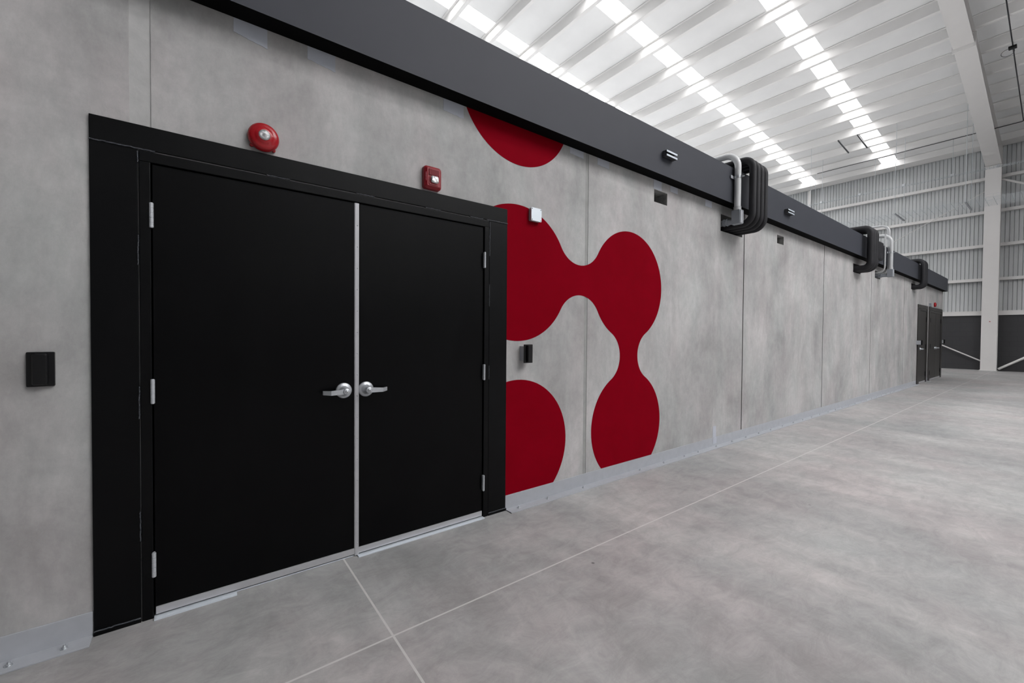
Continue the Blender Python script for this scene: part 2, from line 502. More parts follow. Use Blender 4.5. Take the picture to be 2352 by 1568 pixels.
for k, (y0, y1) in enumerate(STRIPS):
    b = MB(); xa = XS0 if y0 > 0 else XS_NEAR; xc = XS1 if y0 > 0 else XE_NEAR
    b.quad((xa, y0, ZR(xa) + WELL), (xc, y0, ZR(xc) + WELL), (xc, y1, ZR(xc) + WELL), (xa, y1, ZR(xa) + WELL))
    b.quad((xa, y0, ZR(xa) + WELL + .01), (xc, y0, ZR(xc) + WELL + .01), (xc, y1, ZR(xc) + WELL + .01), (xa, y1, ZR(xa) + WELL + .01))
    o = b.build('roof_strip_%d' % (k + 1), 'roof_f' if y0 > 0 else 'roof_n')
    tag(o, ['translucent roof light strip nearest the white rafter', 'middle translucent roof light strip of the three in view',
            'translucent roof light strip running in behind the dark cap beam', 'unseen wide glowing strip added over the back of the building',
            'unseen glowing roof strip added over the aisle', 'second unseen glowing roof strip added over the aisle',
            'third unseen glowing roof strip added over the aisle',
            'fourth unseen glowing roof strip added over the aisle'][k], 'roof light', kind='structure')

# ------------------------------------------------------------------ purlins
ordn = ['', 'second', 'third', 'fourth', 'fifth', 'sixth', 'seventh', 'eighth', 'ninth', 'tenth', 'eleventh', 'twelfth', 'thirteenth',
        'fourteenth', 'fifteenth', 'sixteenth', 'seventeenth', 'eighteenth', 'nineteenth', 'twentieth', 'twenty-first', 'twenty-second',
        'twenty-third', 'twenty-fourth', 'twenty-fifth', 'twenty-sixth', 'twenty-seventh']
PH, PW, PT = 0.31, 0.115, 0.006
b = MB()
# Z section: web at x = 0, top flange toward -x, bottom flange toward +x with an upturned lip
prof = [(-0.07, 0.0), (0.0, 0.0), (0.0, -PH + 0.012), (0.008, -PH), (PW, -PH), (PW, -PH + 0.025),
        (PW - PT, -PH + 0.025), (PW - PT, -PH + PT), (0.008 + PT, -PH + PT), (PT, -PH + 0.016), (PT, -PT), (-0.07, -PT)]
n = len(prof)
vs = [(x, y, z) for y in (Y0, Y1) for x, z in prof]
b.add(vs, [(k, (k + 1) % n, n + (k + 1) % n, n + k) for k in range(n)] + [tuple(range(n)), tuple(range(n, 2 * n))[::-1]])
src = None
for k, x in enumerate(PX):
    if src is None:
        o = src = b.build('roof_purlin', 'purlin')
    else:
        o = src.copy(); COL.objects.link(o)
    o.location = (x, 0, ZR(x) - 0.004)
    tag(o, 'white steel roof purlin nearest the far wall' if k == 0 else 'white steel roof purlin, %s from the far wall' % ordn[k],
        'purlin', 'white roof purlins')
b = MB(); b.box(25.70, 25.78, Y0, Y1, ZR(25.7) - 0.28, ZR(25.7) - 0.01); b.box(25.78, 26.40, Y0, Y1, ZR(25.7) - 0.28, ZR(25.7) - 0.26)
tag(b.build('eave_strut', 'purlin'), 'white eave strut capping the top of the far metal wall', 'eave strut')

# ------------------------------------------------------------------ far wall
b = MB()
pitch, d, XSD = 0.122, 0.028, 26.56
vs = []; y = Y0
prof = []
while y < Y1:
    prof += [(XSD, y), (XSD, y + pitch - 0.024), (XSD + d, y + pitch - 0.017), (XSD + d, y + pitch - 0.007)]
    y += pitch
n = len(prof)
vs = [(x, yy, z) for z in (2.30, ZR(XSD) + 0.02) for x, yy in prof]
b.add(vs, [(k, k + 1, n + k + 1, n + k) for k in range(n - 1)])
b.quad((XSD + .06, Y0, 2.3), (XSD + .06, Y1, 2.3), (XSD + .06, Y1, ZR(XSD) + .05), (XSD + .06, Y0, ZR(XSD) + .05))
wb = b.build('wall_back', 'siding')
tag(wb, 'far wall of ribbed pale metal siding', 'wall', kind='structure')
b = MB(); b.box(XF, XF + 0.22, Y0, Y1, 0, 2.29); b.box(XF - 0.004, XF, Y0, Y1, 2.02, 2.28)
bb = b.build('wall_base', 'block')
tag(bb, 'dark grey block base wall under the far metal siding', 'wall', kind='structure')
b = MB(); b.box(XF - 0.05, XF + 0.27, Y0, Y1, 2.285, 2.47); b.box(XF - 0.058, XF - 0.05, Y0, Y1, 2.285, 2.315); b.box(XF - 0.058, XF - 0.05, Y0, Y1, 2.44, 2.47)
tag(b.build('sill_beam', 'white'), 'white steel sill channel along top of the dark block wall', 'sill beam')
for k, z in enumerate((3.79, 5.20, 6.60, 7.99)):
    b = MB()
    b.box(XSD - 0.20, XSD - 0.004, Y0, Y1, z + 0.05, z + 0.056); b.box(XSD - 0.012, XSD - 0.004, Y0, Y1, z - 0.06, z + 0.05)
    b.box(XSD - 0.20, XSD - 0.193, Y0, Y1, z - 0.06, z + 0.05); b.box(XSD - 0.20, XSD - 0.10, Y0, Y1, z - 0.066, z - 0.06)
    tag(b.build('wall_girt', 'white'), 'white horizontal girt on far siding, %s' % ['lowest of the four', 'second lowest of the four', 'second highest of the four', 'highest of the four'][k],
        'girt', 'girts on the far wall')
b = MB(); b.box(XSD - 0.25, XSD - 0.21, 5.80, 5.93, 2.5, ZR(26.2) - 0.28)
tag(b.build('wind_post', 'white'), 'slim white post on far siding above the dark cap beam', 'post')
b = MB(); b.box(XSD - 0.25, XSD - 0.21, -13.2, -13.07, 2.5, ZR(26.2) - 0.28)

# walls closing the hall beside and behind the aisle
def hall_wall(name, pts, label, up):
    b = MB()
    (xa, ya), (xc, yc) = pts
    b.quad((xa, ya, 2.3), (xc, yc, 2.3), (xc, yc, ZR(xc) + .2), (xa, ya, ZR(xa) + .2), 0)
    b.quad((xa, ya, 0), (xc, yc, 0), (xc, yc, 2.3), (xa, ya, 2.3), 1)
    tag(b.build(name, [up, 'block']), label, 'wall', kind='structure')
hall_wall('wall_right', ((X0, Y0), (26.6, Y0)), 'metal and block wall along the other side of the aisle', 'siding')
hall_wall('wall_front', ((X0, Y0), (X0, Y1)), 'metal and block wall at the near end of the hall', 'block')
# column
CY0, CY1 = -0.885, -0.445
col = thing('steel_column', 'tall white steel column standing at the far wall', 'column', (26.1, -0.665, 0))
def part(name, mb, mat, root):
    o = mb.build(name, mat); o.parent = root
    o.matrix_parent_inverse = Matrix.Translation(root.location).inverted()
    return o
b = MB(); b.box(25.94, 25.96, CY0, CY1, 0.0, 8.33); part('front_flange', b, 'white', col)
b = MB(); b.box(25.96, 26.30, -0.673, -0.657, 0.0, 9.1); part('web', b, 'white', col)
b = MB(); b.box(26.28, 26.299, CY0, CY1, 0.0, 9.1); part('back_flange', b, 'white', col)
b = MB(); b.box(25.90, 26.299, CY0 - 0.02, CY1 + 0.02, 8.33, 8.355)
for yy in (-0.82, -0.74, -0.59, -0.51): b.cyl((25.93, yy, 8.30), (25.93, yy, 8.39), 0.014, n=8)
part('cap_plate', b, 'white', col)
b = MB(); b.box(25.88, 26.299, CY0 - 0.03, CY1 + 0.03, 0.0, 0.02); part('base_plate', b, 'white', col)
b = MB(); b.box(25.934, 25.94, -0.70, -0.66, 2.005, 2.03); part('red_mark', b, 'firered', col)

# rafter: deep at the column, tapering to the splice
RTOP = lambda x: ZR(x) - 0.30
rf = thing('roof_rafter', 'white tapered steel rafter rising from the far column', 'rafter', (25.9, -0.665, 8.36))
xk, xsp, xe = 26.28, 17.62, X0
zk, zsp = 8.37, 9.72
ze = RTOP(xe) - 0.42
def sloped(b, x0, z0, x1, z1, ya, yb, t):
    vs = [(x0, ya, z0), (x0, yb, z0), (x1, yb, z1), (x1, ya, z1), (x0, ya, z0 + t), (x0, yb, z0 + t), (x1, yb, z1 + t), (x1, ya, z1 + t)]
    b.add(vs, [(0, 1, 2, 3), (4, 7, 6, 5), (0, 4, 5, 1), (1, 5, 6, 2), (2, 6, 7, 3), (3, 7, 4, 0)])
b = MB(); sloped(b, 25.93, zk, xsp, zsp, CY0, CY1, 0.016); sloped(b, xsp, zsp - 0.03, 8.5, RTOP(8.5) - 0.40, CY0 + .02, CY1, 0.014); sloped(b, 8.5, RTOP(8.5) - 0.40, xe, ze, CY0 + .02, CY1, 0.014)
part('bottom_flange', b, 'white', rf)
b = MB()
for ya in (-0.671, -0.659):
    b.quad((25.93, ya, zk), (xsp, ya, zsp), (xsp, ya, RTOP(xsp)), (25.93, ya, RTOP(25.93)))
    b.quad((xsp, ya, zsp), (8.5, ya, RTOP(8.5) - 0.4), (8.5, ya, RTOP(8.5)), (xsp, ya, RTOP(xsp)))
    b.quad((8.5, ya, RTOP(8.5) - 0.4), (xe, ya, ze), (xe, ya, RTOP(xe)), (8.5, ya, RTOP(8.5)))
part('web', b, 'white', rf)
b = MB(); sloped(b, 26.28, RTOP(26.28) - 0.016, xe, RTOP(xe) - 0.016, CY0, CY1, 0.014); part('top_flange', b, 'white', rf)
b = MB(); b.box(25.93, 25.95, CY0, CY1, zk, RTOP(25.94) - 0.02); b.box(26.26, 26.28, CY0, CY1, zk, RTOP(26.27) - 0.02); part('knee_stiffener', b, 'white', rf)
b = MB(); b.box(xsp - 0.05, xsp - 0.022, CY0 - 0.02, CY1 + 0.02, zsp - 0.13, RTOP(xsp) - 0.01); b.box(xsp - 0.022, xsp + 0.006, CY0 - 0.02, CY1 + 0.02, zsp - 0.13, RTOP(xsp) - 0.01)
part('splice_plate', b, 'white', rf)
for zz in (-0.085, 0.07, 0.16, 0.24):
    for yy in (-0.83, -0.50):
        b = MB(); b.cyl((xsp - 0.075, yy, zsp + zz), (xsp + 0.03, yy, zsp + zz), 0.016, n=8); part('bolt', b, 'white', rf)

# bracing rods in the far wall bay
def rodthing(name, label, cat, p, q, r, mat='white', group=None):
    b = MB(); b.cyl(p, q, r, n=10)
    return tag(b.build(name, mat), label, cat, group)
rodthing('brace_rod', 'thin white brace rod running from column down toward the cap beam', 'brace', (26.20, -0.43, 7.42), (26.20, 12.0, 0.35), 0.016, group='wall bracing')
rodthing('brace_rod', 'pale brace rod crossing the dark block wall left of the column', 'brace', (26.13, -0.43, 0.39), (26.13, 12.0, 7.25), 0.026, group='wall bracing')
rodthing('brace_pipe', 'white brace pipe sloping down right from the column head', 'brace', (26.18, -0.90, 7.80), (26.18, -12.6, 1.0), 0.045, group='wall bracing')
rodthing('brace_pipe', 'white brace pipe rising right from the foot of the column', 'brace', (26.06, -0.93, 0.08), (26.06, -12.6, 8.6), 0.045, group='wall bracing')

# ------------------------------------------------------------------ services under the roof
def Q(x): return ZR(x) - 0.30
b = MB(); b.tube([(6.0, -1.49, Q(6) - 0.03), (24.26, -1.49, Q(24.26) - 0.03), (24.26, 4.9, Q(24.26) - 0.03)], 0.015, 0.06, 10)
o = b.build('roof_conduit', 'darkpipe'); tag(o, 'dark conduit under the purlins turning along the far eave', 'conduit')
jb = thing('junction_box', 'small black junction box with wire loop on the roof conduit', 'junction box', (18.95, -1.49, Q(18.95) - 0.06))
b = MB(); b.box(18.88, 19.02, -1.57, -1.41, Q(18.95) - 0.115, Q(18.95) - 0.052); part('box_body', b, 'blackpl', jb)
b = MB()
pts = [(18.95 - 0.02, -1.40 + 0.13 * math.sin(a), Q(18.95) - 0.20 + 0.10 * math.cos(a)) for a in [2 * PI * k / 20 for k in range(21)]]
b.tube(pts, 0.006, 0, 6); part('wire_loop', b, 'darkpipe', jb)
for yy, lab in ((3.34, 'dull steel strut channel spanning two purlins, farther left one'), (2.70, 'steel strut channel spanning two purlins, beside the roof light')):
    b = MB(); xa, xc = 21.54, 22.95
    sloped(b, xa, Q(xa) - 0.045, xc, Q(xc) - 0.045, yy - 0.02, yy + 0.02, 0.04)
    tag(b.build('strut_channel', 'darkzinc'), lab, 'strut', 'strut channels under the roof')
# cable trays (wire basket) on trapezes
TZ = 6.14
for k, xa in enumerate((21.62, 22.12, 22.62)):
    b = MB(); wd = 0.42; r = 0.002; ya, yb = -9.0, 9.5
    for xx in (xa, xa + wd * .25, xa + wd * .5, xa + wd * .75, xa + wd): b.box(xx - r, xx + r, ya, yb, TZ, TZ + 2 * r)
    for zz in (TZ + 0.05, TZ + 0.105):
        for xx in (xa, xa + wd): b.box(xx - r, xx + r, ya, yb, zz - r, zz + r)
    yy = ya
    while yy < yb:
        b.box(xa, xa + wd, yy - r, yy + r, TZ - r, TZ + r)
        for xx in (xa, xa + wd): b.box(xx - r, xx + r, yy - r, yy + r, TZ, TZ + 0.105)
        yy += 0.20
    tag(b.build('cable_tray', 'rod'), ['wire basket cable tray crossing the far column, nearest of three', 'wire basket cable tray crossing the far column, middle of three',
        'wire basket cable tray crossing the far column, farthest of three'][k], 'cable tray', 'wire basket cable trays')
for yy, lab in ((1.50, 'hanging trapeze bar with two thin rods, left of the column'), (-0.36, 'hanging trapeze bar with two thin rods, close beside the column'),
                (4.3, 'hanging trapeze bar with two thin rods, above the cap beam')):
    t = thing('tray_hanger', lab, 'hanger', (22.3, yy, TZ - 0.05), 'cable tray hangers')
    b = MB(); b.box(21.50, 23.10, yy - 0.02, yy + 0.02, TZ - 0.05, TZ - 0.006); part('trapeze_bar', b, 'galv', t)
    for xx in (21.56, 23.0):
        b = MB(); b.cyl((xx, yy, TZ - 0.06), (xx, yy, Q(xx) + 0.0), 0.0065, n=8); part('hanger_rod', b, 'rod', t)
# narrow tray / conduit high on the far wall
t = thing('wire_tray', 'narrow wire tray with clips crossing just below the column head', 'cable tray', (24.3, 0, 7.83))
b = MB(); b.box(24.27, 24.28, -9, 8.6, 7.83, 7.84); b.box(24.36, 24.37, -9, 8.6, 7.83, 7.84); b.box(24.27, 24.276, -9, 8.6, 7.875, 7.881); b.box(24.364, 24.37, -9, 8.6, 7.875, 7.881)
yy = -9.0
while yy < 8.6:
    b.box(24.27, 24.37, yy, yy + 0.008, 7.83, 7.838); b.box(24.268, 24.276, yy, yy + 0.012, 7.83, 7.90); yy += 0.10
part('basket', b, 'rod', t)
for yy in (-2.4, -0.9, 0.30, 1.75, 3.25, 4.72, 6.2):
    b = MB(); b.box(24.28, 24.36, yy - 0.05, yy + 0.05, 7.845, 7.93); part('clip_plate', b, 'zinc', t)
for yy in (-1.55, 0.30, 2.72, 5.0):
    b = MB(); b.cyl((24.35, yy, 7.83), (24.35, yy, Q(24.35) + 0.02), 0.006, n=8); part('hanger_rod', b, 'rod', t)

# ------------------------------------------------------------------ cap beam
BY = -0.12
ZB0, ZB1 = 2.960, 3.388
xb0, xb1 = -9.0, 20.42
def sag(x): return -0.045 * max(0.0, (x - 6) / 14.4)
b = MB()
segs = [xb0, 0, 6, 8.6, 12, 16, xb1]
for a, c in zip(segs[:-1], segs[1:]):
    za, zc = sag(a), sag(c)
    b.quad((a, BY, ZB0 + za), (c, BY, ZB0 + zc), (c, BY, ZB1 + zc), (a, BY, ZB1 + za), 0)
    b.quad((a, BY, ZB1 + za), (c, BY, ZB1 + zc), (c, 0.34, ZB1 + zc), (a, 0.34, ZB1 + za), 0)
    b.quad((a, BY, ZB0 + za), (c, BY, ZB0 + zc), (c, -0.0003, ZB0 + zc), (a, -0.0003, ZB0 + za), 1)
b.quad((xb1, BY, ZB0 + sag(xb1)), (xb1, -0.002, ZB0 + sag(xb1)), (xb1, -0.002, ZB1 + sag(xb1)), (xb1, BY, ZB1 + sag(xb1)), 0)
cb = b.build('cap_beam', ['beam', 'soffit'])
tag(cb, 'dark grey steel cap beam along top of the concrete wall', 'beam')
# strut stubs on the beam
def stub(x, x1, z, label):
    t = thing('strut_stub', label, 'bracket', (x, BY, z), 'strut stubs on the cap beam')
    yb, yf, h, tk = BY - 0.006, BY - 0.052, 0.056, 0.003
    z0, z1 = z - h / 2, z + h / 2
    b = MB()
    b.box(x, x1, yb - tk, yb, z0, z1); b.box(x, x1, yf, yb, z1 - tk, z1); b.box(x, x1, yf, yb, z0, z0 + tk); b.box(x - 0.001, x, yf + .012, yb, z0 + .004, z1 - .004)
    part('channel', b, 'darkzinc', t)  # same steel as the lips, its shade put into the dark colour
    for za, zb_ in ((z1 - 0.017, z1), (z0, z0 + 0.017)):
        b = MB(); b.box(x, x1, yf - tk, yf, za, zb_); part('channel_lip', b, 'boxlid', t)  # lips coloured bright to look lit against the channel
    b = MB(); b.box(x + .01, x1 - .01, yb, BY - 0.0004, z0 + 0.004, z1 - 0.004); part('back_plate', b, 'darkzinc', t)
stub(3.72, 3.905, 3.163, 'zinc strut stub on cap beam, right of the red half disc')
stub(6.72, 6.94, 3.140, 'zinc strut stub on cap beam, between the pipe groups')

# ------------------------------------------------------------------ mural
def arc(cx, cz, r, a0, a1, n=40):
    return [(cx + r * math.cos(math.radians(a0 + (a1 - a0) * k / n)), cz + r * math.sin(math.radians(a0 + (a1 - a0) * k / n))) for k in range(n + 1)]
MX1, MX2, MZ1, MZ2, MR = 2.005, 3.388, 1.832, 0.472, 0.530
def fillet(dist, half):
    """radius of the waist fillet between two circles whose centres are dist apart, waist half-width half"""
    h = dist / 2
    return (h * h + half * half - MR * MR) / (2 * (MR - half))
def mural(name, outline, label, groove=None):
    bm = bmesh.new()
    vs = [bm.verts.new((x, 0, z)) for x, z in outline]
    bm.faces.new(vs)
    yt = -0.0016
    # the paint stops behind the door frame
    for co, no in (((1.80, 0, 0), (1, 0, 0)), ((0, 0, 2.25), (0, 0, 1))):
        bmesh.ops.bisect_plane(bm, geom=bm.verts[:] + bm.edges[:] + bm.faces[:], plane_co=co, plane_no=no, dist=1e-5)
    bmesh.ops.delete(bm, geom=[f for f in bm.faces if f.calc_center_median().x < 1.80 and f.calc_center_median().z < 2.25], context='FACES')
    if groove:
        for gx in groove:
            g = bm.verts[:] + bm.edges[:] + bm.faces[:]
            bmesh.ops.bisect_plane(bm, geom=g, plane_co=(gx, 0, 0), plane_no=(1, 0, 0), dist=1e-5)
        inner = [f for f in bm.faces if groove[0] < f.calc_center_median().x < groove[1]]
        bmesh.ops.split(bm, geom=inner, use_only_faces=True)
        bm.verts.ensure_lookup_table()
        for f in [f for f in bm.faces if groove[0] < f.calc_center_median().x < groove[1]]:
            for v in f.verts: v.co.y = 0.0029
    for v in bm.verts:
        v.co.y += yt
    bmesh.ops.triangulate(bm, faces=bm.faces[:])
    g = bmesh.ops.extrude_face_region(bm, geom=bm.faces[:])
    for v in [e for e in g['geom'] if isinstance(e, bmesh.types.BMVert)]: v.co.y += 0.0012
    bmesh.ops.recalc_face_normals(bm, faces=bm.faces)
    me = bpy.data.meshes.new(name); bm.to_mesh(me); bm.free()
    me.materials.append(M['red'])
    o = bpy.data.objects.new(name, me); COL.objects.link(o)
    return tag(o, label, 'mural', 'red mural shapes')
# half disc under the beam
zt = ZB0 + 0.02; c3 = MZ1 + 1.365
a = math.degrees(math.asin((zt - c3) / MR))
mural('painted_disc', arc(MX1, c3, MR, 180 - a, 360 + a, 60), 'red half disc painted on concrete under the cap beam')
# linked blob
dx = MX2 - MX1; dz = MZ1 - MZ2
hw1, hw2 = 0.131, 0.136
r1, r2 = fillet(dx, hw1), fillet(dz, hw2)
xm, zm = (MX1 + MX2) / 2, (MZ1 + MZ2) / 2
th = math.degrees(math.atan2(hw1 + r1, dx / 2)); th2 = math.degrees(math.atan2(hw2 + r2, dz / 2))
zb_ = 0.112; ab = math.degrees(math.asin((zb_ - MZ2) / MR))
out = []
out += arc(MX1, MZ1, MR, 178, th, 50)                                # top of left disc
out += arc(xm, MZ1 + hw1 + r1, r1, 180 + th, 360 - th, 30)[1:-1]     # upper waist
out += arc(MX2, MZ1, MR, 180 - th, -90 + th2, 70)                    # right disc
out += arc(MX2 + hw2 + r2, zm, r2, 90 + th2, 270 - th2, 30)[1:-1]    # right side of lower waist
out += arc(MX2, MZ2, MR, 90 - th2, ab, 50)
out += arc(MX2, MZ2, MR, 180 - ab, 90 + th2, 50)
out += arc(MX2 - hw2 - r2, zm, r2, -90 + th2, 90 - th2, 30)[1:-1]
out += arc(MX2, MZ1, MR, 270 - th2, 180 + th, 20)
out += arc(xm, MZ1 - hw1 - r1, r1, th, 180 - th, 30)[1:-1]
out += arc(MX1, MZ1, MR, -th, -180, 50)
mural('painted_blob', out, 'red linked blob of three joined discs painted right of the black doors')
mural('painted_disc', arc(2.005, MZ2 - 0.004, MR, 180 - ab, 360 + ab - 360, 60), 'red disc painted at floor level against the black door frame')

# ------------------------------------------------------------------ main double door
YS = -0.012
dr = thing('door_1', 'large black steel double door in a wide black frame', 'door', (0.76, 0, 0), kind='structure')
b = MB()
b.box(-0.371, -0.213, YS, -0.001, 0.0, 2.192); b.box(1.728, 1.890, YS, -0.001, 0.0, 2.192)
b.box(-0.371, 1.890, YS, -0.001, 2.194, 2.302)
bevel(part('steel_surround', b, 'surround', dr), 0.002)
b = MB(); b.box(-0.371, -0.213, YS - 0.004, YS, 0.0, 0.016); b.box(1.728, 1.895, YS - 0.004, YS, 0.0, 0.016)
part('foot_plate', b, 'surround', dr)
b = MB()
YJ = -0.016
b.box(-0.209, -0.168, YJ, 0.10, 0.0, 2.138); b.box(1.683, 1.724, YJ, 0.10, 0.0, 2.138)
b.box(-0.209, 1.724, YJ, 0.10, 2.138, 2.186)
bevel(part('jamb_frame', b, 'surround', dr), 0.003)
def weld(x0, z0, x1, z1, r=0.004):
    b = MB(); L = math.hypot(x1 - x0, z1 - z0); n = max(4, int(L / 0.008)); pts = []
    for k in range(n + 1):
        t = k / n
        pts.append((x0 + (x1 - x0) * t + random.uniform(-.0012, .0012), YS - 0.002 + random.uniform(-.001, .001), z0 + (z1 - z0) * t + random.uniform(-.0012, .0012)))
    b.tube(pts, r, 0, 6); part('weld_bead', b, 'weld', dr)
weld(-0.371, 2.193, -0.15, 2.191, 0.0035); weld(1.70, 2.191, 1.89, 2.193, 0.0035)
for xa in (0.300, 0.765, 1.215, 1.560): weld(xa, 2.190, xa + 0.11, 2.190, 0.003)
for za, zc in ((2.13, 2.18), (1.66, 1.80), (0.95, 1.10), (0.38, 0.52)): weld(-0.213, za, -0.213, zc, 0.003)
for za, zc in ((1.93, 2.18), (1.56, 1.72), (1.02, 1.12)): weld(1.728, za, 1.728, zc, 0.003)
weld(-0.371, 0.020, -0.214, 0.020, 0.0035); weld(1.730, 0.019, 1.89, 0.019, 0.0035)
weld(-0.211, 2.187, -0.169, 2.139, 0.0008); weld(1.726, 2.187, 1.684, 2.139, 0.0008)
# leaves
YL = -0.004
def lever(root, x, z, sgn, kind):
    """round rose with a lever pointing left (sgn -1) or right (+1)"""
    b = MB()
    prof = [(0.046, 0.0), (0.046, 0.006), (0.044, 0.010), (0.036, 0.013), (0.030, 0.015), (0.026, 0.020), (0.023, 0.027), (0.019, 0.032), (0.017, 0.056), (0.0165, 0.060)]
    b.lathe(prof, (x, YL, z), 36)
    yk = YL - 0.060
    b.lathe([(0.019, -0.012), (0.019, 0.010), (0.017, 0.012)], (x, yk, z), 24)
    # lever blade with a return toward the door at its tip
    def blade(xa, xc, za, zc, ya, yc, ha, hc):
        vs = []
        for xx, zz, yy, h in ((xa, za, ya, ha), (xc, zc, yc, hc)):
            vs += [(xx, yy - 0.006, zz - h), (xx, yy - 0.006, zz + h), (xx, yy + 0.006, zz + h), (xx, yy + 0.006, zz - h)]
        b.add(vs, [(0, 1, 2, 3), (4, 7, 6, 5), (0, 4, 5, 1), (1, 5, 6, 2), (2, 6, 7, 3), (3, 7, 4, 0)])
    blade(x + sgn * 0.004, x + sgn * 0.085, z, z - 0.004, yk, yk, 0.0155, 0.0125)
    blade(x + sgn * 0.085, x + sgn * 0.122, z - 0.004, z - 0.003, yk, yk + 0.030, 0.0125, 0.011)
    b.lathe([(0.0085, 0.012), (0.0085, 0.0155), (0.007, 0.017)], (x, yk, z), 20, mi=1)
    b.box(x - 0.001, x + 0.001, yk - 0.0174, yk - 0.0165, z - 0.005, z + 0.004, mi=2)
    o = b.build('lever_handle', ['satin', 'zinc', 'gap'], root)
    o.matrix_parent_inverse = Matrix.Identity(4)
    return o
def hinge_mesh(x, z, root, side):
    b = MB(); h = 0.056; r = 0.0085
    for k in range(5):
        za = z - h + k * 2 * h / 5
        b.cyl((x, YJ - 0.006, za + 0.0006), (x, YJ - 0.006, za + 2 * h / 5 - 0.0006), r, n=14)
    b.cyl((x, YJ - 0.006, z - h - 0.002), (x, YJ - 0.006, z + h + 0.002), 0.0065, n=12)
    b.box(x - 0.004, x + 0.004, YJ - 0.004, YJ + 0.012, z - h, z + h)
    return b.build('hinge', 'hinge', root)
def leaf(x0, x1, hx, handle_x, sgn, lab, zb):
    b = MB(); b.box(x0, x1, YL, YL + 0.044, zb + 0.012, 2.1345)
    o = b.build('door_leaf', 'door', dr); o.matrix_parent_inverse = Matrix.Translation(dr.location).inverted()
    o['label'] = lab
    bevel(o, 0.0015)
    s = MB(); s.box(x0 + 0.003, x1 - 0.003, YL - 0.006, YL - 0.0005, zb + 0.002, zb + 0.037); s.build('door_sweep', 'alu', o)
    for z in (1.894, 1.075, 0.258): hinge_mesh(hx, z, o, sgn)
    lever(o, handle_x, 1.013, sgn, 0)
    return o
l1 = leaf(-0.163, 0.7625, -0.1655, 0.696, -1, 'left leaf with a lever pointing left', 0.012)
l2 = leaf(0.770, 1.678, 1.6805, 0.826, 1, 'right leaf with a lever pointing right', 0.012)
b = MB()
b.box(0.7605, 0.7825, YL - 0.0085, YL - 0.0005, 0.006, 2.133)
b.box(0.7570, 0.7610, YL - 0.005, YL - 0.0003, 0.006, 2.133)
z = 0.08
while z < 2.1:
    b.lathe([(0.0035, 0.0085), (0.003, 0.0105), (0.001, 0.0112)], (0.774, YL, z), 10); z += 0.128
b.build('astragal_strip', 'alu', l2)
b = MB(); b.box(-0.166, 0.16, YL - 0.036, YL + 0.06, 0.0, 0.007); b.box(0.775, 1.683, YL - 0.036, YL + 0.06, 0.0, 0.006); b.box(0.16, 0.775, YL + 0.002, YL + 0.06, 0.0, 0.006)
part('threshold', b, 'boxlid', dr)

# ------------------------------------------------------------------ far doors
def lever_small(root, x, z, sgn):
    b = MB(); b.lathe([(0.045, 0.0), (0.045, 0.008), (0.02, 0.02), (0.018, 0.06)], (x, -0.006, z), 18)
    b.box(min(x, x + sgn * 0.12), max(x, x + sgn * 0.12), -0.078, -0.062, z - 0.014, z + 0.014)
    b.build('lever_handle', 'satin', root)
def fardoor(name, label, x0, x1, lx0, lx1, leaves, mat):
    d = thing(name, label, 'door', ((x0 + x1) / 2, 0, 0), kind='structure')
    b = MB()
    b.box(x0, lx0 - 0.05, -0.02, -0.001, 0, 2.19); b.box(lx1 + 0.05, x1, -0.02, -0.001, 0, 2.19); b.box(x0, x1, -0.02, -0.001, 2.195, 2.30)
    part('steel_surround', b, mat, d)
    b = MB(); b.box(lx0 - 0.046, lx0 - 0.005, -0.016, 0.08, 0, 2.13); b.box(lx1 + 0.005, lx1 + 0.046, -0.016, 0.08, 0, 2.13); b.box(lx0 - 0.046, lx1 + 0.046, -0.016, 0.08, 2.13, 2.18)
    part('jamb_frame', b, mat, d)
    for (a, c, hx, kx, sg) in leaves:
        b = MB(); b.box(a, c, -0.006, 0.04, 0.03, 2.125)
        o = b.build('door_leaf', mat, d); o.matrix_parent_inverse = Matrix.Translation(d.location).inverted()
        for z in (1.89, 1.07, 0.25):
            h = MB(); h.box(hx - 0.05, hx + 0.05, -0.028, -0.0065, z - 0.07, z + 0.07); h.build('hinge', 'blackpl', o)
        lever_small(o, kx, 1.01, sg)
        s = MB(); s.box(a + .003, c - .003, -0.013, -0.0065, 0.008, 0.05); s.build('door_sweep', 'alu', o)
    return d
fardoor('door_2', 'single dark door on the far part of the concrete wall', 16.50, 17.88, 16.80, 17.70, [(16.81, 17.69, 17.72, 16.90, 1)], 'bronze')
fardoor('door_3', 'dark double door at the far end of the concrete wall', 18.10, 20.36, 18.36, 20.14,
        [(18.37, 19.242, 18.34, 19.14, -1), (19.258, 20.13, 20.16, 19.36, 1)], 'bronze')
# junction plate over the far double door
b = MB(); b.rbox(18.10, 18.32, -0.001, -0.05, 2.305, 2.40, 0.01)
tag(b.build('small_box', 'fitting'), 'small grey box on wall above the far double door corner', 'box')

